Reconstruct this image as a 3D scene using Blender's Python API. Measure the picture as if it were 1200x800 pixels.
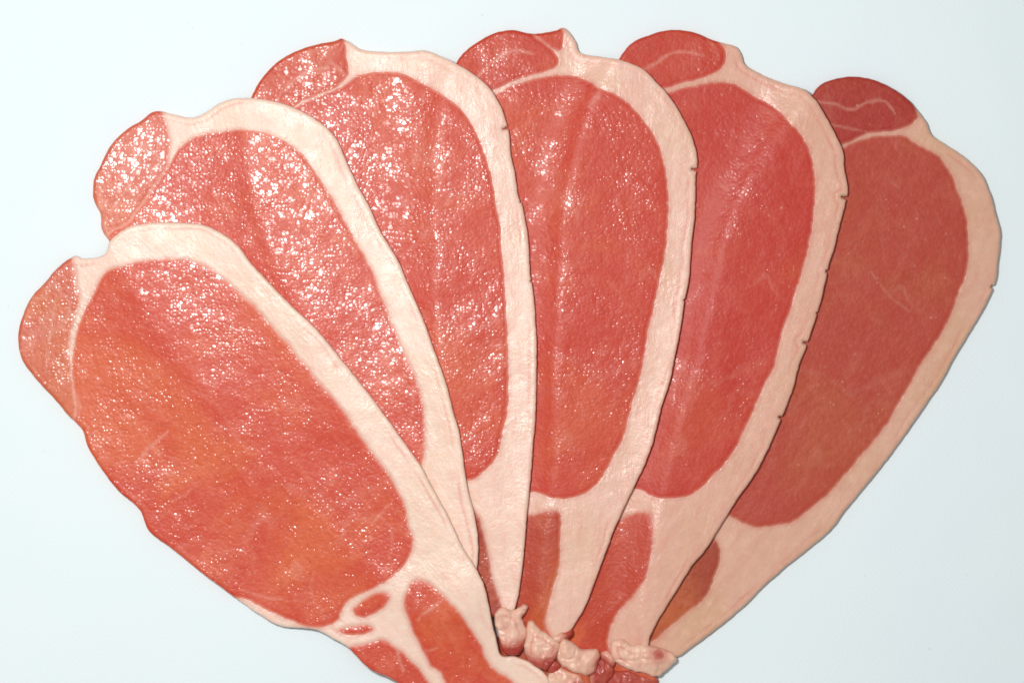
import bpy, math, random
import numpy as np
from mathutils import Vector
from mathutils.geometry import delaunay_2d_cdt

for o in list(bpy.data.objects):
    bpy.data.objects.remove(o)
scene = bpy.context.scene
C = scene.collection
R = math.radians

# ---------------------------------------------------------------- camera
S = 0.0003            # metres per traced unit: a slice is about 21 cm long
D = 1.5               # camera height
cam_d = bpy.data.cameras.new('camera')
cam = bpy.data.objects.new('camera', cam_d)
C.objects.link(cam)
cam.location = (0, 0, D)
cam.rotation_euler = (0, 0, 0)
cam_d.sensor_width = 36
cam_d.lens = 36 * D / (1200 * S)
cam_d.clip_start = 0.05
cam_d.clip_end = 20
scene.camera = cam

# ---------------------------------------------------------------- light
world = bpy.data.worlds.new('World')
scene.world = world
world.use_nodes = True
bg = world.node_tree.nodes['Background']
bg.inputs['Color'].default_value = (1.0, 0.985, 0.965, 1)
bg.inputs['Strength'].default_value = 0.36


def area(name, loc, target, size, power, color):
    l = bpy.data.lights.new(name, 'AREA')
    l.shape = 'DISK'
    l.size = size
    l.energy = power
    l.color = color
    o = bpy.data.objects.new(name, l)
    C.objects.link(o)
    o.location = loc
    o.rotation_euler = (Vector(target) - Vector(loc)).to_track_quat('-Z', 'Y').to_euler()
    return o


area('key_lamp', (-0.165, 0.112, 0.75), (-0.03, 0.0, 0.0), 0.11, 4.6, (1.0, 0.965, 0.93))
scene.view_settings.view_transform = 'Standard'
scene.view_settings.look = 'None'
scene.view_settings.exposure = -0.10
scene.view_settings.gamma = 1.0
scene.render.engine = 'CYCLES'

# ---------------------------------------------------------------- materials


def srgb(r, g, b):
    f = lambda c: ((c / 255 + 0.055) / 1.055) ** 2.4 if c > 10 else c / 255 / 12.92
    return (f(r), f(g), f(b), 1)


class NT:
    def __init__(self, name):
        self.m = bpy.data.materials.new(name)
        self.m.use_nodes = True
        self.t = self.m.node_tree
        self.b = self.t.nodes['Principled BSDF']
        flat = self.t.nodes.new('ShaderNodeMapping')      # grain runs through the thin cut, so height does not matter
        flat.inputs['Scale'].default_value = (1, 1, 0.02)
        self.t.links.new(self.t.nodes.new('ShaderNodeTexCoord').outputs['Object'], flat.inputs['Vector'])
        self.co = flat.outputs['Vector']

    def n(self, kind, **kw):
        x = self.t.nodes.new('ShaderNode' + kind)
        for k, v in kw.items():
            setattr(x, k, v)
        return x

    def link(self, a, b):
        self.t.links.new(a, b)

    def val(self, sock, v):
        if isinstance(v, bpy.types.NodeSocket):
            self.link(v, sock)
        else:
            sock.default_value = v

    def noise(self, scale, detail=2.0, rough=0.5, dist=0.0, co=None):
        x = self.n('TexNoise')
        x.inputs['Scale'].default_value = scale
        x.inputs['Detail'].default_value = detail
        x.inputs['Roughness'].default_value = rough
        x.inputs['Distortion'].default_value = dist
        self.link(co or self.co, x.inputs['Vector'])
        return x.outputs['Fac']

    def voronoi(self, scale, feature='F1', co=None):
        x = self.n('TexVoronoi', feature=feature)
        x.inputs['Scale'].default_value = scale
        self.link(co or self.co, x.inputs['Vector'])
        return x.outputs['Distance']

    def ramp(self, f, a, b, lo=0.0, hi=1.0, smooth=True):
        x = self.n('MapRange', interpolation_type='SMOOTHSTEP' if smooth else 'LINEAR')
        self.val(x.inputs['Value'], f)
        x.inputs['From Min'].default_value = a
        x.inputs['From Max'].default_value = b
        x.inputs['To Min'].default_value = lo
        x.inputs['To Max'].default_value = hi
        return x.outputs['Result']

    def math(self, op, a, b=None):
        x = self.n('Math', operation=op)
        self.val(x.inputs[0], a)
        if b is not None:
            self.val(x.inputs[1], b)
        return x.outputs[0]

    def mix(self, f, a, b, blend='MIX'):
        x = self.n('Mix', data_type='RGBA', blend_type=blend)
        self.val(x.inputs['Factor'], f)
        self.val(x.inputs['A'], a) if False else None
        ins = [s for s in x.inputs if s.type == 'RGBA']
        self.val(ins[0], a)
        self.val(ins[1], b)
        return [s for s in x.outputs if s.type == 'RGBA'][0]

    def attr(self, name):
        x = self.n('Attribute')
        x.attribute_name = name
        return x.outputs['Fac']

    def stretch(self, ang, sx, sy):
        m = self.n('Mapping')
        m.inputs['Rotation'].default_value = (0, 0, ang)
        m2 = self.n('Mapping')
        m2.inputs['Scale'].default_value = (sx, sy, 1)
        self.link(self.co, m.inputs['Vector'])
        self.link(m.outputs['Vector'], m2.inputs['Vector'])
        return m2.outputs['Vector']

    def bump(self, h, dist, normal=None, strength=1.0):
        x = self.n('Bump')
        x.inputs['Strength'].default_value = strength
        x.inputs['Distance'].default_value = dist
        self.link(h, x.inputs['Height'])
        if normal is not None:
            self.link(normal, x.inputs['Normal'])
        return x.outputs['Normal']


def meat_material(name, red, orange, pink, fat, wet, ang):
    red, orange, pink = [tuple(c * w for c, w in zip(q[:3], (0.97, 0.88, 0.76))) + (1,) for q in (red, orange, pink)]
    k = NT(name)
    big = k.noise(26, 3, 0.55, 0.6)
    mid = k.noise(95, 4, 0.6, 0.4)
    fine = k.noise(520, 3, 0.65)
    fib = k.noise(60, 3, 0.6, 0.0, k.stretch(ang, 4.0, 0.55))
    col = k.mix(k.ramp(big, 0.42, 0.66), red, orange)
    col = k.mix(k.ramp(mid, 0.50, 0.78, 0, 0.42), col, pink)
    col = k.mix(k.ramp(fib, 0.52, 0.74, 0, 0.28), col, pink)
    dark = tuple(c * 0.78 for c in red[:3]) + (1,)
    col = k.mix(k.ramp(fine, 0.30, 0.50, 0.40, 0), col, dark)
    col = k.mix(k.ramp(fine, 0.52, 0.78, 0, 0.24 + 0.24 * wet), col, pink)
    # thin pale marbling threads of fat
    th = k.math('ABSOLUTE', k.math('SUBTRACT', k.noise(36, 2, 0.45, 0.5), 0.5))
    thr = k.math('MULTIPLY', k.ramp(th, 0.0, 0.035, 1, 0), k.ramp(k.noise(30, 2), 0.48, 0.66, 0, 0.17))
    col = k.mix(thr, col, fat)
    # tiny flecks of fat
    fl = k.math('MULTIPLY', k.ramp(k.voronoi(330), 0.05, 0.26, 1, 0), k.ramp(k.noise(190, 2), 0.56, 0.66, 0, 0.45))
    col = k.mix(fl, col, fat)
    st = k.math('MULTIPLY', k.attr('streak'), k.ramp(k.noise(240, 3, 0.6), 0.2, 0.6, 0.45, 1.0))
    col = k.mix(st, col, fat)
    edge = tuple(0.55 * a + 0.45 * b for a, b in zip(pink[:3], fat[:3])) + (1,)
    col = k.mix(k.ramp(k.attr('rim'), 0.0, 0.6, 0.62, 0), col, edge)
    k.link(col, k.b.inputs['Base Color'])
    k.b.inputs['IOR'].default_value = 1.40
    # damp surface: fine grain everywhere, and brine beads about a millimetre wide gathered in patches
    patch = k.ramp(k.noise(55, 3, 0.65), 0.60 - 0.22 * wet, 0.80 - 0.22 * wet)
    k.link(k.ramp(patch, 0, 1, 0.44, 0.36, False), k.b.inputs['Roughness'])
    vor = k.n('TexVoronoi', feature='F1')
    vor.inputs['Scale'].default_value = 880
    warp = k.n('Mix', data_type='VECTOR')
    wn = k.n('TexNoise')
    wn.inputs['Scale'].default_value = 500
    k.link(k.co, wn.inputs['Vector'])
    vm = k.n('VectorMath', operation='MULTIPLY_ADD')
    k.link(wn.outputs['Color'], vm.inputs[0])
    vm.inputs[1].default_value = (0.0009, 0.0009, 0)
    k.link(k.co, vm.inputs[2])
    k.link(vm.outputs[0], vor.inputs['Vector'])
    cell = k.n('SeparateColor')
    k.link(vor.outputs['Color'], cell.inputs['Color'])
    dome = k.math('SUBTRACT', 1.0, k.math('MULTIPLY', k.math('POWER', vor.outputs['Distance'], 2.0), 1.9))
    bead = k.math('MULTIPLY', dome, k.math('ADD', k.math('MULTIPLY', k.math('POWER', cell.outputs[1], 1.6), 0.9), 0.08))
    on = k.math('MULTIPLY', k.math('GREATER_THAN', cell.outputs[0], 0.62 - 0.2 * wet), patch)
    k.link(k.math('MULTIPLY', on, 0.8 * min(1.0, wet)), k.b.inputs['Coat Weight'])
    k.b.inputs['Coat Roughness'].default_value = 0.17
    k.b.inputs['Coat IOR'].default_value = 1.45
    relief = k.math('ADD', k.math('MULTIPLY', fib, 0.25), k.math('MULTIPLY', fine, 0.8))
    nm = k.bump(relief, 0.00010, k.bump(dome, 0.00003))
    k.b.inputs['Specular IOR Level'].default_value = 0.42
    k.link(nm, k.b.inputs['Normal'])
    k.link(k.bump(bead, 0.00015, k.bump(k.noise(190, 0.5, 0.5), 0.00032)), k.b.inputs['Coat Normal'])
    return k.m


def fat_material(name, fat, pink, yellow, wet, ang):
    k = NT(name)
    big = k.noise(30, 3, 0.55, 0.5)
    fine = k.noise(420, 3, 0.6)
    fib = k.noise(75, 3, 0.6, 0.0, k.stretch(ang, 3.5, 0.8))
    col = k.mix(k.ramp(big, 0.42, 0.66, 0, 0.8), fat, yellow)
    col = k.mix(k.ramp(fib, 0.46, 0.72, 0, 0.42), col, pink)
    col = k.mix(k.ramp(fine, 0.45, 0.75, 0, 0.30), col, pink)
    blush = tuple(0.5 * a + 0.5 * b for a, b in zip(pink[:3], srgb(214, 120, 104)[:3])) + (1,)
    pale = tuple(min(0.95, c * 1.1 + 0.03) for c in fat[:3]) + (1,)
    col = k.mix(k.ramp(k.noise(260, 2), 0.5, 0.7, 0, 0.35), col, pale)
    col = k.mix(k.ramp(k.attr('rim'), 0.0, 1.0, 0.62, 0), col, blush)
    col = k.mix(k.math('MULTIPLY', k.attr('layer'), 0.7), col, blush)
    tan = srgb(196, 128, 88)  # brown edge shading put into the colour of the fat's outer side
    col = k.mix(k.ramp(k.attr('edge_shade'), 0.0, 1.0, 0.0, 0.35), col, tan)
    k.link(col, k.b.inputs['Base Color'])
    k.link(k.ramp(k.noise(60, 3, 0.6), 0.3, 0.7, 0.42, 0.24), k.b.inputs['Roughness'])
    k.b.inputs['IOR'].default_value = 1.42
    k.b.inputs['Subsurface Weight'].default_value = 0.35
    k.b.inputs['Subsurface Radius'].default_value = (1.0, 0.5, 0.35)
    k.b.inputs['Subsurface Scale'].default_value = 0.0024
    nm = k.bump(k.noise(110, 4, 0.6), 0.0003)
    nm = k.bump(fib, 0.0002, nm)
    nm = k.bump(k.noise(800, 3, 0.65), 0.00006 * wet + 0.00006, nm)
    k.link(nm, k.b.inputs['Normal'])
    return k.m


def sheet_material():
    k = NT('pale_paper')
    # woven print grain of the sheet, two crossed fine waves broken up by noise
    w = []
    for ang in (R(45), R(-45)):
        m = k.n('Mapping')
        m.inputs['Rotation'].default_value = (0, 0, ang)
        k.link(k.co, m.inputs['Vector'])
        x = k.n('TexWave')
        x.inputs['Scale'].default_value = 210
        x.inputs['Distortion'].default_value = 3.0
        x.inputs['Detail'].default_value = 2
        k.link(m.outputs['Vector'], x.inputs['Vector'])
        w.append(x.outputs['Fac'])
    weave = k.math('MULTIPLY', w[0], w[1])
    patch = k.ramp(k.noise(22, 3, 0.6), 0.44, 0.62)
    wv = k.math('MULTIPLY', weave, patch)
    col = k.mix(k.ramp(k.noise(9, 3, 0.6), 0.35, 0.65), (0.815, 0.935, 0.965, 1), (0.81, 0.925, 0.98, 1))
    col = k.mix(k.math('MULTIPLY', wv, 0.26), col, (0.95, 0.975, 0.98, 1))
    sp = k.math('MULTIPLY', k.ramp(k.voronoi(130), 0.03, 0.10, 1, 0), k.ramp(k.noise(60, 2), 0.60, 0.70, 0, 0.35))
    col = k.mix(sp, col, (0.55, 0.60, 0.62, 1))
    k.link(col, k.b.inputs['Base Color'])
    k.b.inputs['Roughness'].default_value = 0.62
    k.b.inputs['IOR'].default_value = 1.38
    nm = k.bump(k.noise(14, 2, 0.5), 0.0016)
    nm = k.bump(k.noise(900, 3), 0.00008, nm)
    k.link(nm, k.b.inputs['Normal'])
    return k.m


# ---------------------------------------------------------------- numeric helpers
def W(p, z=0.0):
    return ((p[0] - 600) * S, (400 - p[1]) * S, z)


def catmull(pts, closed=True, step=1.8):
    P = np.array(pts, float)
    n = len(P)
    out = []
    for i in range(n if closed else n - 1):
        if closed:
            a, b, c, d = P[i - 1], P[i], P[(i + 1) % n], P[(i + 2) % n]
        else:
            a, b, c, d = P[max(i - 1, 0)], P[i], P[i + 1], P[min(i + 2, n - 1)]
        L = np.linalg.norm(c - b)
        m = max(1, int(round(L / step)))
        # centripetal parameters keep tight corners from looping
        t0 = 0.0
        t1 = t0 + max(np.linalg.norm(b - a), 1e-3) ** 0.5
        t2 = t1 + max(L, 1e-3) ** 0.5
        t3 = t2 + max(np.linalg.norm(d - c), 1e-3) ** 0.5
        for t in np.linspace(t1, t2, m, endpoint=False):
            if t1 - t0 < 0.05 or t3 - t2 < 0.05:
                out.append(b + (c - b) * (t - t1) / (t2 - t1))
                continue
            A1 = (t1 - t) / (t1 - t0) * a + (t - t0) / (t1 - t0) * b
            A2 = (t2 - t) / (t2 - t1) * b + (t - t1) / (t2 - t1) * c
            A3 = (t3 - t) / (t3 - t2) * c + (t - t2) / (t3 - t2) * d
            B1 = (t2 - t) / (t2 - t0) * A1 + (t - t0) / (t2 - t0) * A2
            B2 = (t3 - t) / (t3 - t1) * A2 + (t - t1) / (t3 - t1) * A3
            out.append((t2 - t) / (t2 - t1) * B1 + (t - t1) / (t2 - t1) * B2)
    if not closed:
        out.append(P[-1])
    return np.array(out)


def inside(pts, poly):
    order = np.argsort(pts[:, 1], kind='stable')
    x, y = pts[order, 0], pts[order, 1]
    r = np.zeros(len(pts), bool)
    b = np.roll(poly, -1, 0)
    lo = np.searchsorted(y, np.minimum(poly[:, 1], b[:, 1]), 'left')
    hi = np.searchsorted(y, np.maximum(poly[:, 1], b[:, 1]), 'left')
    for (x0, y0), (x1, y1), i, j in zip(poly, b, lo, hi):
        if i < j:
            r[i:j] ^= x[i:j] < (x1 - x0) * (y[i:j] - y0) / (y1 - y0) + x0
    out = np.zeros(len(pts), bool)
    out[order] = r
    return out


FAR = 16.0


def seg_dist(pts, A, B):
    """distance to the nearest segment, FAR where it is farther than that"""
    out = np.full(len(pts), FAR)
    if len(A) == 0 or len(pts) == 0:
        return out
    cell = np.floor(pts / 24.0).astype(int)
    key = cell[:, 0] * 10007 + cell[:, 1]
    order = np.argsort(key, kind='stable')
    cuts = np.flatnonzero(np.diff(key[order])) + 1
    d = B - A
    L2 = (d * d).sum(1) + 1e-12
    slo, shi = np.minimum(A, B), np.maximum(A, B)
    for ix in np.split(order, cuts):
        p = pts[ix]
        near = ((slo <= p.max(0) + FAR) & (shi >= p.min(0) - FAR)).all(1)
        if not near.any():
            continue
        a, dd, l2 = A[near], d[near], L2[near]
        ap = p[:, None, :] - a[None]
        t = np.clip((ap * dd[None]).sum(2) / l2[None], 0, 1)
        q = ap - t[:, :, None] * dd[None]
        out[ix] = np.minimum(FAR, np.sqrt((q * q).sum(2).min(1)))
    return out


def vnoise(p, cell, seed):
    rng = np.random.RandomState(seed)
    G = rng.rand(128, 128)
    q = p / cell + 1000
    i = np.floor(q).astype(int)
    f = q - i
    f = f * f * f * (f * (f * 6 - 15) + 10)
    g = lambda a, b: G[a % 128, b % 128]
    x, y = i[:, 0], i[:, 1]
    return ((g(x, y) * (1 - f[:, 0]) + g(x + 1, y) * f[:, 0]) * (1 - f[:, 1]) +
            (g(x, y + 1) * (1 - f[:, 0]) + g(x + 1, y + 1) * f[:, 0]) * f[:, 1]) * 2 - 1


def sstep(x, a, b):
    t = np.clip((x - a) / (b - a), 0, 1)
    return t * t * (3 - 2 * t)


# ---------------------------------------------------------------- drape: how the slices settle on one another
GS = 4.0
GX, GY = np.arange(-60, 1264, GS), np.arange(-40, 920, GS)
gx, gy = np.meshgrid(GX, GY)
gp = np.stack([gx.ravel(), gy.ravel()], 1)
STACK = np.zeros(gx.shape)          # top of what lies on the sheet so far, mm


def gblur(a, s):
    r = int(3 * s) + 1
    k = np.exp(-0.5 * (np.arange(-r, r + 1) / s) ** 2)
    k /= k.sum()
    for ax in (0, 1):
        pad = [(0, 0), (0, 0)]
        pad[ax] = (r, r)
        b = np.pad(a, pad, mode='edge')
        acc = 0
        for i, w in enumerate(k):
            sl = [slice(None), slice(None)]
            sl[ax] = slice(i, i + a.shape[ax])
            acc = acc + w * b[tuple(sl)]
        a = acc
    return a


def dilate(a):
    for ax in (0, 1):
        a = np.maximum(a, np.maximum(np.roll(a, 1, ax), np.roll(a, -1, ax)))
    return a


def drape(outline, thick, steps, sag):
    global STACK
    M = inside(gp, outline).reshape(gx.shape)
    Md = dilate(M)
    T = dilate(STACK)
    w = Md.astype(float)
    B = T.copy()
    wb = gblur(w, 2.2) + 1e-6
    for _ in range(steps):
        B = np.maximum(T, gblur(B * w, 2.2) / wb - sag)
        B = np.where(Md, B, T)
    base = gblur(B * w, 1.5) / (gblur(w, 1.5) + 1e-6)
    base = np.where(w > 0, base, 0)
    # extend outwards so that samples at the very edge stay valid
    e, we = base * w, w.copy()
    for _ in range(3):
        e2, w2 = gblur(e, 1.0), gblur(we, 1.0)
        e = np.where(we > 0, e, e2 / np.maximum(w2, 1e-6) * (w2 > 1e-4))
        we = np.where(we > 0, 1.0, (w2 > 1e-4).astype(float))
    base = e + 0.12
    STACK = np.where(M, np.maximum(STACK, base + thick), STACK)
    return base


def sample(F, p):
    x = np.clip((p[:, 0] - GX[0]) / GS, 0, len(GX) - 1.001)
    y = np.clip((p[:, 1] - GY[0]) / GS, 0, len(GY) - 1.001)
    i, j = x.astype(int), y.astype(int)
    fx, fy = x - i, y - j
    return ((F[j, i] * (1 - fx) + F[j, i + 1] * fx) * (1 - fy) +
            (F[j + 1, i] * (1 - fx) + F[j + 1, i + 1] * fx) * fy)


# ---------------------------------------------------------------- one cut of bacon: outline + muscles -> joined parts
def rough_edge(poly, amp, seed):
    d = np.roll(poly, -1, 0) - np.roll(poly, 1, 0)
    n = np.stack([d[:, 1], -d[:, 0]], 1) / (np.linalg.norm(d, axis=1)[:, None] + 1e-9)
    k = vnoise(poly, 13, seed) * 0.5 + vnoise(poly, 4.6, seed + 1) * 0.5
    return poly + n * (k * amp)[:, None]


def build_cut(outline, muscles, base_of, thick, rnd, seed, spacing=2.4, rim_w=6.0, streaks=(), notches=(), edge_amp=0.55,
              fat_lines=(), pillow=0.0, fat_edge_shade=1.0):
    """Returns {part name: (verts, faces, attributes)}; the muscles tile the outline together with the fat."""
    rng = np.random.RandomState(seed)
    out = rough_edge(catmull(outline), edge_amp, seed)
    for (nx, ny, depth) in notches:
        i = np.argmin(((out - (nx, ny)) ** 2).sum(1))
        t = out[(i + 2) % len(out)] - out[i - 2]
        nrm = np.array([t[1], -t[0]]) / np.linalg.norm(t)
        if not inside((out[i] + nrm * 4)[None], out)[0]:
            nrm = -nrm
        out[i] = out[i] + nrm * depth * 0.75
    polys = [(nm, rough_edge(catmull(p), 1.5, seed + 7 + j)) for j, (nm, p) in enumerate(muscles)]
    lo, hi = out.min(0), out.max(0)
    xs = np.arange(lo[0], hi[0], spacing)
    ys = np.arange(lo[1], hi[1], spacing * 0.866)
    g = np.array([(x + (spacing / 2 if r % 2 else 0), y) for r, y in enumerate(ys) for x in xs])
    g += rng.uniform(-0.25, 0.25, g.shape)
    g = g[inside(g, out)]
    oA, oB = out, np.roll(out, -1, 0)
    do = seg_dist(g, oA, oB)
    keep = do > max(1.2, min(rnd, 5.0) * 0.9)
    dm = np.full(len(g), 1e9)
    for nm, p in polys:
        dm = np.minimum(dm, seg_dist(g, p, np.roll(p, -1, 0)))
    g = g[keep & (dm > 1.0)]
    rings = []
    d = np.roll(out, -1, 0) - np.roll(out, 1, 0)
    nr = np.stack([d[:, 1], -d[:, 0]], 1) / (np.linalg.norm(d, axis=1)[:, None] + 1e-9)
    if not inside((out[:1] + nr[:1] * 0.8), out)[0]:
        nr = -nr
    rr = min(rnd, 5.0)
    for f in (0.12, 0.32, 0.6):
        q = out + nr * rr * f
        q = q[inside(q, out)]
        q = q[seg_dist(q, oA, oB) > rr * f * 0.9]
        for nm, p in polys:
            q = q[seg_dist(q, p, np.roll(p, -1, 0)) > 0.6]
        rings.append(q)
    V, E = [tuple(p) for p in out], []
    E += [(i, (i + 1) % len(out)) for i in range(len(out))]
    for nm, p in polys:
        s = len(V)
        V += [tuple(q) for q in p]
        E += [(s + i, s + (i + 1) % len(p)) for i in range(len(p))]
    for q in rings:
        V += [tuple(a) for a in q]
    V += [tuple(a) for a in g]
    r = delaunay_2d_cdt([Vector(v) for v in V], E, [], 0, 1e-4, False)
    P = np.array([(v[0], v[1]) for v in r[0]])
    F = np.array([f for f in r[2] if len(f) == 3])
    a, b, c = P[F[:, 0]], P[F[:, 1]], P[F[:, 2]]
    cr = (b[:, 0] - a[:, 0]) * (c[:, 1] - a[:, 1]) - (b[:, 1] - a[:, 1]) * (c[:, 0] - a[:, 0])
    F[cr < 0] = F[cr < 0][:, ::-1]
    F = F[np.abs(cr) > 1e-6]
    cen = P[F].mean(1)
    F = F[inside(cen, out)]
    cen = P[F].mean(1)
    pid = np.zeros(len(F), int)
    for j, (nm, p) in enumerate(polys):
        pid[inside(cen, p) & (pid == 0)] = j + 1
    # edges: between parts, and on the outline
    ed = {}
    for fi, f in enumerate(F):
        for u, v in ((f[0], f[1]), (f[1], f[2]), (f[2], f[0])):
            ed.setdefault((min(u, v), max(u, v)), []).append((fi, u, v))
    inter, border = [], []
    for e, l in ed.items():
        if len(l) == 1:
            border.append(l[0])
        elif pid[l[0][0]] != pid[l[1][0]]:
            inter.append(e)
    inter = np.array(inter, int).reshape(-1, 2)
    di = seg_dist(P, P[inter[:, 0]], P[inter[:, 1]])
    do = seg_dist(P, oA, oB)
    base = base_of(P)
    # smooth, slightly uneven top face with rounded outer edge and a shallow joint along every muscle
    top = thick + 0.15 * vnoise(P, 38, seed + 20) + 0.06 * vnoise(P, 13, seed + 21) + 0.02 * vnoise(P, 6, seed + 22)
    k = np.clip(1 - do / rnd, 0, 1)
    top -= thick * 0.62 * (1 - np.sqrt(np.clip(1 - k * k, 0, 1)))
    if pillow:
        top += pillow * (np.sqrt(np.clip(do / 14.0, 0, 1)) + (0.24 * vnoise(P, 11, seed + 30) + 0.10 * vnoise(P, 5, seed + 31)) * np.clip(do / 4, 0, 1)
                         - 0.28 * np.clip(1 - np.abs(vnoise(P, 19, seed + 32)) * 5, 0, 1) * np.clip(do / 5, 0, 1))
    isv = np.zeros(len(P), bool)          # vertices touched by a muscle
    isv[F[pid > 0].ravel()] = True
    joint = 0.06 * (1 - sstep(di, 0, 2.6))
    proud = np.where(isv, 0.10 * sstep(di, 0.5, 6), 0)
    topz = base + top - joint + proud
    streak = np.zeros(len(P))
    for pts, wd, st in streaks:
        q = catmull(pts, False, 3.0)
        q = q + np.stack([vnoise(q, 7, seed + 40), vnoise(q, 7, seed + 41)], 1) * 1.2
        # each thread of fat thins out towards its ends and breaks up along its length
        tt = np.linspace(0, 1, len(q))
        ww = wd * (0.35 + 0.65 * np.sin(np.pi * np.clip(tt * 0.9 + 0.05, 0, 1)) ** 0.7) * (0.8 + 0.45 * vnoise(q, 11, seed + 42))
        for si in range(len(q) - 1):
            near = (np.abs(P - q[si]).max(1) < 14)
            if near.any():
                dd = seg_dist(P[near], q[si:si + 1], q[si + 1:si + 2])
                w_ = max(ww[si], 0.8)
                streak[near] = np.maximum(streak[near], 0.58 * st * (1 - sstep(dd, 0.0, w_ * 1.35)))
    rim = np.clip(di / rim_w, 0, 1)
    wob = 8.5 + 3.0 * vnoise(P, 60, seed + 50) + 1.0 * vnoise(P, 17, seed + 51)
    layer = np.exp(-((do - wob) / 1.3) ** 2) * sstep(vnoise(P, 45, seed + 52), -0.5, 0.5) * (di > 2.0)
    topz = topz - 0.07 * layer
    parts = {}
    names = ['fat'] + [nm for nm, _ in polys]
    for j, nm in enumerate(names):
        fs = F[pid == j]
        if len(fs) == 0:
            continue
        used = np.unique(fs)
        mp = np.full(len(P), -1)
        mp[used] = np.arange(len(used))
        n = len(used)
        verts = [W(P[u], topz[u] * 0.001) for u in used] + [W(P[u], base[u] * 0.001) for u in used]
        # image y points down, so winding flips: top faces reversed
        faces = [(int(mp[f[0]]), int(mp[f[2]]), int(mp[f[1]])) for f in fs]
        faces += [(int(mp[f[0]]) + n, int(mp[f[1]]) + n, int(mp[f[2]]) + n) for f in fs]
        for fi, u, v in border:
            if pid[fi] == j:
                a_, b_ = int(mp[u]), int(mp[v])
                faces.append((a_, b_, b_ + n, a_ + n))
        esh = np.where(do < 0.05, 1.0, 0.35 * (1 - sstep(do, 0.0, 1.6))) * fat_edge_shade
        att = {'rim': np.concatenate([rim[used]] * 2), 'streak': np.concatenate([streak[used]] * 2),
               'layer': np.concatenate([layer[used]] * 2),
               'edge_shade': np.concatenate([esh[used], np.full(n, fat_edge_shade)])}
        parts[nm + '|%d' % j] = (verts, faces, att)
    return parts


def mesh_object(name, data, mat, parent, origin):
    verts, faces, att = data
    me = bpy.data.meshes.new(name)
    ox, oy = origin[0], origin[1]
    me.from_pydata([(x - ox, y - oy, z) for x, y, z in verts], [], faces)
    me.polygons.foreach_set('use_smooth', [True] * len(me.polygons))
    for k, a in att.items():
        t = me.attributes.new(k, 'FLOAT', 'POINT')
        t.data.foreach_set('value', np.asarray(a, np.float32))
    me.materials.append(mat)
    me.update()
    o = bpy.data.objects.new(name, me)
    C.objects.link(o)
    o.parent = parent
    return o


# ---------------------------------------------------------------- the sheet underneath
sheet_me = bpy.data.meshes.new('paper_sheet')
N = 24
sv, sf = [], []
for j in range(N + 1):
    for i in range(N + 1):
        sv.append(((i / N - 0.5) * 0.9, (j / N - 0.5) * 0.7, 0.0))
for j in range(N):
    for i in range(N):
        a = j * (N + 1) + i
        sf.append((a, a + 1, a + N + 2, a + N + 1))
sheet_me.from_pydata(sv, [], sf)
sheet_me.materials.append(sheet_material())
sheet = bpy.data.objects.new('table_surface', sheet_me)
C.objects.link(sheet)
sheet['kind'] = 'structure'
sheet['label'] = 'pale blue white sheet under the bacon'
sheet['category'] = 'table surface'

# ---------------------------------------------------------------- traced slices, bottom of the fan first
TH = 2.7   # mm
slices = []

s6 = dict(
    label='dull brownish bacon slice at the bottom of the fan, fat edge on the sheet',
    outline=[(951, 112), (961, 100), (975, 94), (999, 90), (1019, 93), (1042, 102), (1063, 117), (1076, 131), (1085, 144),
             (1091, 158), (1110, 171), (1134, 188), (1150, 205), (1159, 225), (1166, 249), (1172, 276), (1169, 306),
             (1166, 330), (1158, 350), (1140, 382), (1118, 418), (1100, 451), (1079, 481), (1065, 502), (1044, 531),
             (1020, 561), (993, 594), (972, 621), (945, 644), (921, 663), (897, 684), (870, 711), (833, 741), (807, 760),
             (793, 769), (772, 768), (752, 748), (752, 690), (768, 610), (790, 520), (815, 430), (835, 350), (850, 280),
             (880, 210), (920, 150)],
    muscles=[('loin_meat', [(955, 188), (982, 175), (1001, 167), (1029, 160), (1056, 159), (1076, 171), (1096, 182),
                            (1110, 199), (1123, 229), (1132, 259), (1134, 290), (1130, 323), (1120, 349), (1106, 385),
                            (1088, 412), (1070, 442), (1055, 469), (1034, 502), (1005, 537), (975, 573), (951, 594),
                            (930, 609), (909, 615), (885, 616), (867, 610), (845, 600), (800, 590), (775, 570), (770, 500),
                            (790, 410), (820, 310), (850, 240), (900, 180), (940, 160)]),
             ('cap_meat', [(940, 112), (958, 92), (975, 84), (1000, 82), (1022, 86), (1046, 96), (1066, 112), (1074, 130),
                           (1074, 138), (1063, 148), (1048, 154), (1030, 156), (1014, 158), (1000, 164), (982, 172),
                           (955, 184), (915, 176), (920, 140)]),
             ('tail_meat', [(828, 636), (836, 631), (844, 643), (839, 669), (825, 699), (807, 715), (780, 736), (762, 750),
                            (740, 745), (740, 690), (760, 640), (790, 625)])],
    streaks=[([(950, 120), (975, 122), (995, 129), (1012, 122), (1026, 118), (1039, 122), (1049, 133)], 3.4, 0.85),
             ([(958, 142), (985, 149), (1016, 155)], 2.6, 0.7),
             ([(1020, 318), (1038, 345), (1052, 355), (1065, 365)], 2.0, 0.5), ([(1040, 210), (1052, 222)], 2.5, 0.35)],
    notches=[(1166, 338, 4)],
    red=srgb(184, 76, 64), orange=srgb(186, 90, 66), pink=srgb(204, 118, 100), fat=srgb(222, 178, 156),
    fpink=srgb(216, 158, 138), yellow=srgb(216, 174, 142), wet=0.38, ang=0.6, cap=((172, 58, 52), (176, 68, 52), (192, 102, 90)), tail=((168, 74, 56), (194, 104, 64), (194, 112, 90)))

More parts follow.
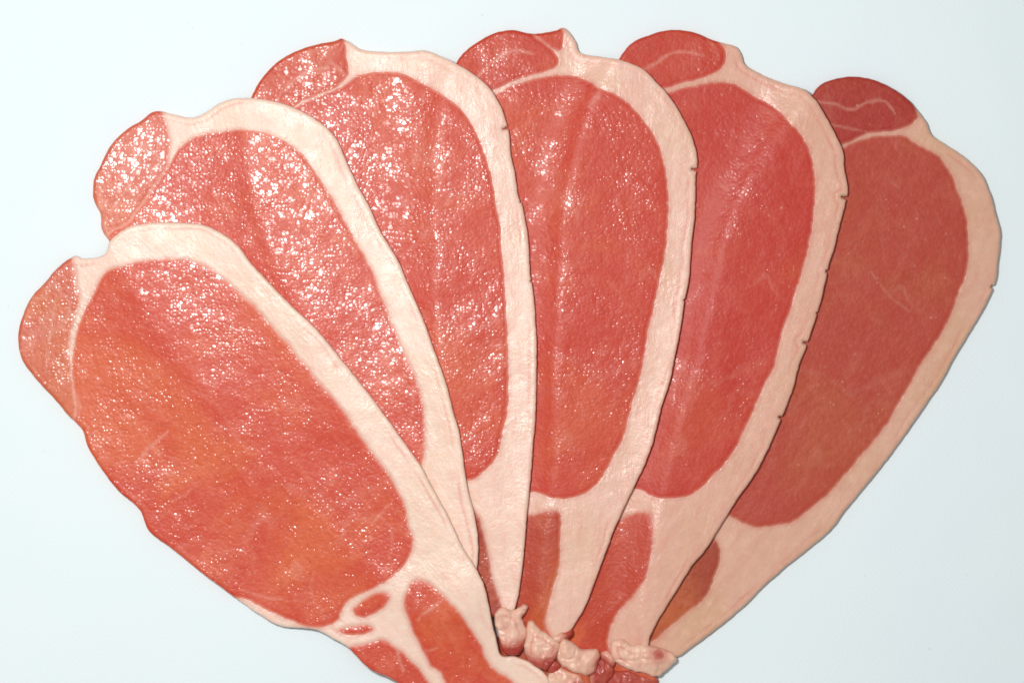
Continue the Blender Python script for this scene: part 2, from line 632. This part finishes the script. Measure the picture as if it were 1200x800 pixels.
s5 = dict(
    label='bacon slice with notched fat edge lying directly on the dull brownish bottom slice',
    outline=[(724, 71), (739, 52), (760, 42), (780, 36), (800, 36), (817, 40), (834, 47), (851, 52), (864, 57), (869, 66),
             (873, 76), (891, 87), (914, 97), (941, 106), (953, 116), (965, 134), (978, 158), (987, 178), (989, 202),
             (993, 222), (989, 242), (982, 269), (976, 294), (971, 308), (968, 322), (963, 346), (957, 367), (947, 397),
             (942, 412), (936, 427), (929, 454), (920, 478), (912, 496), (900, 525), (882, 558), (861, 588), (846, 612),
             (825, 645), (812, 660), (791, 693), (767, 733), (760, 752), (768, 780), (764, 806), (730, 818), (690, 806), (660, 775),
             (640, 730), (632, 680), (640, 620), (648, 560), (650, 500), (650, 430), (655, 350), (660, 260), (675, 180),
             (700, 110)],
    muscles=[('loin_meat', [(700, 150), (740, 125), (783, 110), (807, 103), (837, 97), (860, 100), (884, 114), (907, 127),
                            (924, 144), (938, 161), (948, 181), (953, 202), (953, 235), (950, 269), (943, 303), (938, 319),
                            (926, 358), (915, 391), (905, 430), (893, 454), (878, 487), (860, 525), (839, 552), (818, 573),
                            (797, 582), (776, 583), (761, 579), (750, 573), (700, 570), (660, 570), (640, 540), (640, 430),
                            (645, 320), (655, 230), (675, 170)]),
             ('cap_meat', [(720, 108), (708, 80), (728, 52), (755, 36), (780, 28), (805, 29), (822, 36), (838, 46),
                           (848, 58), (849, 73), (839, 86), (818, 93), (798, 98), (780, 104), (755, 112), (735, 118)]),
             ('tail_meat', [(725, 608), (746, 600), (760, 602), (765, 612), (764, 630), (760, 660), (754, 679), (740, 698),
                            (724, 717), (714, 738), (713, 758), (722, 774), (752, 786), (776, 790), (772, 816), (730, 826), (684, 814), (650, 778), (630, 730),
                            (625, 680), (650, 630), (690, 610)])],
    streaks=[([(738, 96), (756, 82), (770, 74), (787, 64), (807, 62), (824, 66)], 3.4, 0.85),
             ([(828, 46), (836, 56), (842, 66)], 2.4, 0.45),
             ([(868, 190), (880, 204), (890, 207)], 2.2, 0.3), ([(840, 215), (852, 224)], 3, 0.3)],
    notches=[(988, 232, 9), (942, 401, 7), (914, 488, 5), (968, 318, 3), (957, 366, 2)],
    red=srgb(196, 64, 56), orange=srgb(200, 78, 58), pink=srgb(212, 106, 90), fat=srgb(226, 180, 160),
    fpink=srgb(222, 158, 142), yellow=srgb(222, 178, 150), wet=0.55, ang=0.35, cap=((194, 64, 52), (200, 74, 54), (210, 100, 84)), tail=((194, 70, 50), (220, 108, 60), (212, 112, 86)))

s4 = dict(
    label='fourth bacon slice down from the uncovered top one, forked fat nub beside cap muscle',
    outline=[(535, 74), (547, 59), (564, 47), (581, 39), (601, 36), (617, 39), (628, 40), (652, 36), (660, 33), (668, 40),
             (675, 50), (680, 62), (702, 67), (729, 72), (753, 82), (770, 98), (787, 118), (803, 145), (812, 165),
             (817, 189), (815, 209), (814, 249), (810, 285), (807, 325), (802, 352), (797, 385), (791, 415), (785, 445),
             (775, 476), (767, 510), (758, 537), (740, 576), (723, 612), (710, 645), (698, 678), (684, 713), (673, 731),
             (667, 745), (682, 772), (692, 800), (660, 816), (606, 806), (586, 765), (584, 720), (588, 680), (580, 640), (560, 580), (540, 520), (520, 450),
             (512, 380), (510, 300), (510, 220), (512, 160), (520, 110)],
    muscles=[('loin_meat', [(520, 150), (550, 125), (582, 111), (601, 101), (625, 94), (645, 89), (665, 90), (689, 95),
                            (702, 104), (722, 112), (739, 125), (756, 145), (770, 168), (778, 195), (782, 222), (782, 256),
                            (780, 285), (774, 319), (767, 352), (758, 391), (750, 439), (739, 476), (731, 507), (719, 534),
                            (698, 567), (680, 579), (659, 583), (644, 582), (632, 577), (615, 575), (575, 570), (545, 560),
                            (525, 500), (505, 440), (500, 360), (500, 260), (503, 190)]),
             ('cap_meat', [(525, 110), (522, 75), (540, 55), (560, 38), (582, 30), (604, 27), (619, 34), (628, 45),
                           (640, 54), (652, 66), (654, 76), (644, 83), (622, 89), (600, 96), (580, 106), (555, 118)]),
             ('cap_tip_meat', [(626, 46), (624, 34), (650, 28), (659, 36), (660, 50), (657, 60), (650, 60), (638, 52)]),
             ('tail_meat', [(600, 606), (621, 603), (635, 600), (653, 597), (657, 604), (657, 624), (655, 660), (647, 690),
                            (641, 715), (640, 732), (652, 748), (668, 741), (700, 775), (704, 814), (660, 826), (596, 814),
                            (574, 760), (574, 700), (585, 650)])],
    streaks=[([(545, 104), (562, 89), (574, 77), (591, 64), (611, 60), (625, 64)], 3.6, 0.85),
             ([(690, 127), (700, 112), (705, 100)], 5, 0.5), ([(586, 104), (600, 99)], 3, 0.4),
             ([(712, 330), (726, 344)], 2.2, 0.25)],
    notches=[(814, 200, 9), (802, 352, 2)],
    red=srgb(202, 70, 56), orange=srgb(208, 88, 60), pink=srgb(220, 116, 98), fat=srgb(234, 194, 176),
    fpink=srgb(228, 170, 154), yellow=srgb(230, 192, 168), wet=0.82, ang=0.1, settle=(30, 0.10), cap=((198, 66, 50), (204, 80, 54), (214, 106, 88)), tail=((186, 72, 52), (212, 118, 68), (210, 120, 92)))

s3 = dict(
    label='sparkling bacon slice third from the top of the fan, over the forked-nub one',
    outline=[(295, 114), (310, 89), (327, 72), (351, 59), (374, 52), (391, 49), (400, 46), (410, 50), (422, 58), (449, 61),
             (476, 61), (499, 60), (516, 66), (536, 76), (557, 89), (574, 104), (587, 125), (594, 145), (597, 156),
             (599, 182), (604, 205), (608, 232), (612, 240), (617, 265), (620, 290), (622, 326), (624, 334), (627, 364),
             (629, 400), (629, 445), (628, 478), (624, 534), (621, 570), (618, 600), (615, 639), (611, 675), (606, 704),
             (600, 716), (580, 722), (555, 710), (530, 660), (500, 600), (455, 540), (415, 480), (375, 410), (340, 340),
             (310, 270), (295, 200), (290, 150)],
    muscles=[('loin_meat', [(300, 160), (345, 128), (371, 115), (395, 105), (410, 96), (422, 88), (449, 85), (472, 88),
                            (496, 99), (516, 111), (536, 125), (550, 141), (563, 168), (574, 199), (580, 232), (586, 267),
                            (589, 301), (592, 335), (594, 380), (596, 420), (596, 460), (594, 485), (590, 504), (584, 531),
                            (572, 547), (554, 561), (530, 562), (490, 560), (450, 545), (405, 480), (365, 410), (330, 345),
                            (300, 280), (283, 210)]),
             ('cap_meat', [(285, 150), (286, 112), (302, 84), (322, 65), (348, 51), (374, 44), (392, 41), (402, 44),
                           (406, 56), (407, 72), (408, 88), (397, 101), (371, 113), (342, 127), (308, 146)]),
             ('tail_meat', [(530, 590), (557, 598), (567, 624), (572, 648), (576, 675), (584, 699), (589, 718), (570, 730),
                            (545, 715), (520, 665), (505, 610)])],
    streaks=[([(322, 122), (331, 109), (347, 94), (368, 82), (385, 80)], 3.4, 0.7), ([(388, 74), (398, 84), (408, 92)], 3, 0.5),
             ([(470, 300), (490, 285), (502, 270)], 3, 0.35), ([(478, 195), (490, 183)], 3, 0.3)],
    notches=[(597, 150, 9), (610, 237, 2), (623, 330, 2)],
    red=srgb(206, 76, 60), orange=srgb(212, 94, 64), pink=srgb(226, 126, 108), fat=srgb(242, 208, 192),
    fpink=srgb(236, 184, 168), yellow=srgb(238, 204, 182), wet=1.0, ang=-0.1, settle=(64, 0.04), cap=((204, 80, 58), (208, 94, 62), (222, 124, 100)), tail=((164, 62, 46), (190, 86, 54), (196, 106, 86)))

s2 = dict(
    label='heavily sparkling bacon slice directly beneath the uncovered one, pale grainy lobe on the sheet',
    outline=[(130, 285), (120, 270), (118, 252), (110, 234), (110, 213), (119, 192), (130, 171), (149, 152), (167, 141),
             (179, 132), (191, 131), (206, 135), (227, 138), (242, 132), (257, 122), (275, 116), (296, 116), (320, 119),
             (341, 125), (362, 135), (380, 147), (395, 163), (405, 185), (418, 214), (434, 243), (445, 268), (457, 288),
             (467, 305), (480, 336), (495, 370), (510, 411), (522, 444), (531, 478), (539, 507), (545, 549), (549, 573),
             (557, 606), (561, 636), (560, 660), (555, 690), (545, 712), (525, 722), (495, 712), (450, 680), (400, 630),
             (345, 575), (280, 505), (215, 425), (165, 350)],
    muscles=[('loin_meat', [(150, 262), (168, 238), (187, 211), (201, 190), (209, 177), (224, 164), (248, 157), (272, 154),
                            (296, 154), (320, 160), (341, 171), (356, 184), (374, 208), (388, 230), (401, 253), (422, 290),
                            (434, 312), (447, 345), (462, 384), (477, 420), (492, 456), (497, 480), (498, 510), (496, 540),
                            (485, 560), (462, 585), (425, 610), (390, 630), (340, 590), (270, 505), (205, 425), (150, 350),
                            (120, 290), (130, 272)]),
             ('cap_meat', [(112, 272), (105, 250), (98, 232), (100, 208), (112, 184), (126, 162), (146, 144), (165, 132),
                           (180, 124), (190, 128), (194, 142), (199, 160), (199, 184), (196, 212), (180, 240), (160, 268),
                           (134, 284)])],
    streaks=[([(130, 250), (150, 220), (160, 190), (158, 165)], 3.5, 0.4), ([(175, 172), (187, 185), (194, 200)], 3, 0.5),
             ([(116, 240), (122, 262), (128, 280)], 6, 0.6), ([(240, 190), (262, 180)], 4, 0.4)],
    notches=[],
    red=srgb(210, 84, 70), orange=srgb(218, 104, 78), pink=srgb(234, 146, 128), fat=srgb(246, 216, 200),
    fpink=srgb(242, 194, 178), yellow=srgb(242, 214, 192), wet=1.15, ang=-0.35, settle=(120, 0.018), cap=((212, 102, 86), (216, 118, 92), (232, 156, 136)))

s1 = dict(
    label='fully uncovered bacon slice on top of the fan, small meat islands by its tail',
    outline=[(90, 300), (99, 303), (124, 298), (130, 283), (150, 267), (176, 261), (210, 261), (240, 264), (262, 274),
             (279, 287), (296, 309), (317, 331), (339, 354), (369, 382), (387, 403), (408, 429), (432, 459), (450, 483),
             (469, 509), (495, 547), (509, 573), (527, 606), (542, 638), (560, 667), (568, 685), (573, 706), (577, 728),
             (583, 752), (588, 766), (604, 767), (625, 776), (640, 789), (645, 806), (640, 826), (615, 840), (570, 842),
             (530, 832), (495, 815), (470, 800), (455, 792), (432, 781), (410, 759), (391, 747), (372, 737), (327, 732),
             (301, 717), (275, 699), (249, 680), (230, 665), (204, 644), (174, 620), (164, 597), (136, 571), (114, 541),
             (103, 522), (96, 502), (81, 487), (64, 467), (41, 442), (26, 420), (22, 397), (26, 373), (37, 349), (56, 328),
             (69, 313)],
    muscles=[('loin_meat', [(124, 322), (150, 310), (180, 305), (214, 304), (240, 311), (259, 323), (277, 338), (300, 360),
                            (330, 393), (360, 429), (390, 465), (406, 484), (425, 513), (446, 540), (464, 567), (476, 594),
                            (479, 614), (484, 624), (483, 642), (475, 660), (460, 674), (434, 690), (408, 703), (401, 716),
                            (395, 727), (374, 734), (342, 726), (305, 709), (285, 700), (262, 700), (240, 684), (222, 670),
                            (196, 650), (164, 628), (152, 602), (126, 577), (104, 546), (90, 522), (84, 503), (90, 480),
                            (87, 455), (86, 420), (92, 386), (102, 360), (112, 342)]),
             ('cap_meat', [(85, 302), (88, 312), (91, 330), (95, 350), (87, 376), (82, 400), (83, 425), (88, 452), (94, 474),
                           (92, 500), (56, 474), (32, 448), (16, 424), (12, 397), (16, 368), (28, 344), (48, 322),
                           (62, 306)]),
             ('meat_island', [(415, 713), (426, 701), (450, 692), (457, 695), (453, 707), (438, 717), (424, 722)]),
             ('meat_island', [(399, 737), (414, 732), (432, 730), (438, 735), (429, 741), (408, 742)]),
             ('belly_meat', [(412, 757), (432, 752), (450, 748), (465, 758), (477, 767), (489, 779), (499, 794), (510, 806),
                             (535, 826), (560, 836), (545, 850), (500, 830), (450, 805), (420, 782), (400, 760)]),
             ('tail_meat', [(475, 698), (480, 684), (489, 678), (504, 681), (516, 692), (534, 710), (549, 731), (564, 755),
                            (576, 779), (594, 791), (608, 804), (612, 820), (600, 832), (570, 833), (545, 826), (524, 803),
                            (517, 788), (504, 776), (495, 758), (483, 734), (475, 710)])],
    streaks=[([(157, 548), (175, 525), (198, 505)], 3, 0.55), ([(489, 724), (505, 712), (522, 697)], 2.4, 0.6),
             ([(495, 761), (513, 758)], 2.4, 0.5), ([(366, 700), (364, 680), (372, 662)], 2.5, 0.3),
             ([(280, 690), (320, 700), (360, 705)], 2.4, 0.4), ([(56, 440), (57, 410), (62, 380), (66, 350)], 2.6, 0.5),
             ([(460, 585), (448, 600), (436, 612)], 2.4, 0.35), ([(467, 748), (466, 765), (474, 785)], 3, 0.6),
             ([(86, 456), (94, 476), (93, 492)], 4, 0.6), ([(200, 590), (230, 570)], 2.4, 0.25)],
    notches=[],
    red=srgb(210, 80, 62), orange=srgb(220, 106, 68), pink=srgb(230, 134, 112), fat=srgb(246, 216, 200),
    fpink=srgb(240, 192, 176), yellow=srgb(242, 214, 192), wet=1.0, ang=-0.7, settle=(160, 0.010), cap=((208, 100, 80), (214, 118, 86), (230, 152, 128)))

GROUP = 'bacon slices spread in a fan'
roots, mats = {}, {}
for idx, sd in ((6, s6), (5, s5), (4, s4), (3, s3), (2, s2), (1, s1)):
    outp = catmull(sd['outline'])
    base = drape(outp, TH, *sd.get('settle', (36, 0.08)))
    parts = build_cut(sd['outline'], sd['muscles'], lambda p, b=base: sample(b, p), TH, 2.8, 100 * idx,
                      streaks=sd['streaks'], notches=sd['notches'])
    c = outp.mean(0)
    loc = W(c, 0.0)
    root = bpy.data.objects.new('bacon_slice', None)
    root.empty_display_size = 0.02
    C.objects.link(root)
    root.location = loc
    root['label'] = sd['label']
    root['category'] = 'bacon slice'
    root['group'] = GROUP
    mm = meat_material('lean_meat', sd['red'], sd['orange'], sd['pink'], sd['fpink'], sd['wet'], sd['ang'])
    fm = fat_material('bacon_fat', sd['fat'], sd['fpink'], sd['yellow'], sd['wet'], sd['ang'])
    roots[idx], mats[idx] = (root, loc), (mm, fm)
    special = {}
    for nm_, key_ in (('cap_meat', 'cap'), ('cap_tip_meat', 'cap'), ('tail_meat', 'tail')):
        if key_ in sd:
            a3 = [srgb(*c3) for c3 in sd[key_]]  # tail palettes carry wetness and shade in their colour
            special[nm_] = meat_material('lean_' + key_, a3[0], a3[1], a3[2], sd['fpink'],
                                         0.6 if key_ == 'tail' else sd['wet'], sd['ang'] + 0.5)
    for key, data in parts.items():
        nm = key.split('|')[0]
        mesh_object(nm, data, fm if nm == 'fat' else special.get(nm, mm), root, loc)

# ---------------------------------------------------------------- curled tail ends where the fan comes together
curls = [
    # slice, outline, muscles, lift mm, height mm
    (5, [(716, 750), (728, 747), (740, 754), (752, 753), (768, 757), (785, 762), (793, 769), (787, 779), (770, 791),
         (753, 788), (735, 782), (720, 773)],
     [('lean_tip', [(765, 762), (770, 759), (776, 762), (777, 768), (770, 771), (765, 769)])], 0.6, 2.6),
    (5, [(716, 786), (735, 784), (755, 790), (770, 793), (772, 806), (760, 816), (720, 818), (706, 808)],
     [('lean_tip', [(700, 780), (735, 776), (776, 786), (780, 806), (762, 826), (716, 826), (698, 810)])], -0.8, 1.6),
    (5, [(696, 778), (703, 770), (712, 772), (719, 780), (720, 790), (712, 798), (707, 809), (693, 811), (688, 798)],
     [('lean_tip', [(690, 776), (703, 766), (716, 768), (724, 780), (724, 792), (715, 802), (708, 815), (690, 816),
                    (692, 796)])], -0.2, 2.6),
    (4, [(642, 786), (655, 779), (666, 784), (679, 790), (687, 800), (686, 812), (665, 818), (640, 816)],
     [('lean_tip', [(668, 800), (676, 795), (684, 799), (686, 808), (676, 812), (667, 808)])], -0.4, 2.6),
    (4, [(656, 750), (661, 746), (668, 749), (675, 755), (681, 759), (697, 759), (703, 765), (702, 774), (698, 786),
         (688, 790), (678, 787), (667, 784), (658, 779), (653, 770), (652, 759)],
     [('lean_tip', [(698, 772), (708, 766), (708, 788), (694, 796), (686, 794), (694, 784)])], 0.4, 3.4),
    (4, [(618, 727), (624, 726), (630, 733), (638, 739), (649, 745), (656, 753), (655, 765), (648, 776), (640, 784),
         (629, 780), (618, 772), (613, 760), (616, 744)],
     [('lean_tip', [(606, 760), (616, 764), (626, 768), (636, 769), (646, 766), (654, 760), (664, 766), (650, 790),
                    (625, 792), (606, 776)])], 0.6, 3.6),
    (4, [(640, 776), (648, 770), (656, 774), (658, 782), (650, 788), (642, 787)],
     [('lean_tip', [(632, 768), (648, 762), (666, 770), (664, 790), (650, 796), (634, 792)])], 0.0, 2.0),
    (5, [(704, 764), (711, 760), (717, 765), (722, 774), (718, 781), (710, 777), (704, 771)],
     [('lean_tip', [(698, 768), (708, 766), (716, 772), (726, 780), (716, 788), (704, 782)])], 0.6, 2.2),
    (4, [(646, 746), (654, 741), (664, 739), (670, 736), (672, 741), (664, 747), (655, 752), (648, 752)],
     [('lean_tip', [(658, 734), (676, 730), (678, 742), (664, 750)])], 0.2, 1.6),
    (3, [(581, 717), (589, 710), (600, 713), (608, 710), (614, 706), (619, 709), (617, 716), (612, 722), (616, 734),
         (616, 748), (613, 760), (604, 767), (593, 765), (587, 757), (583, 742), (580, 728)],
     [('lean_tip', [(576, 748), (588, 752), (598, 753), (608, 750), (622, 744), (622, 764), (605, 776), (586, 772)])],
     0.8, 3.6),
]
fold_fat = fat_material('folded_fat', srgb(238, 198, 178), srgb(220, 150, 134), srgb(234, 190, 164), 1.2, 0.4)
fold_meat = meat_material('folded_lean', srgb(176, 66, 60), srgb(190, 84, 66), srgb(210, 122, 108), srgb(224, 172, 150), 1.0, 0.4)
stack_s = gblur(STACK, 2.0)
for q, (idx, outl, mus, lift, hgt) in enumerate(curls):
    root, loc = roots[idx]
    mm, fm = fold_meat, fold_fat
    zc = float(np.median(sample(stack_s, np.array(outl, float))))
    floor = lambda p, z=zc, l=lift: 0.5 * z + 0.5 * sample(stack_s, p) - 1.6 + l
    parts = build_cut(outl, mus, floor, 3.0, 3.6, 900 + 31 * q, spacing=1.3, edge_amp=1.7, rim_w=11.0, pillow=hgt * 0.6, fat_edge_shade=0.25)
    first = None
    for key, data in parts.items():
        nm = key.split('|')[0]
        if nm == 'fat':
            first = mesh_object('folded_end', data, fm, root, loc)
    for key, data in parts.items():
        nm = key.split('|')[0]
        if nm != 'fat':
            mesh_object('lean_tip' if first else 'folded_end', data, mm, first or root, loc)
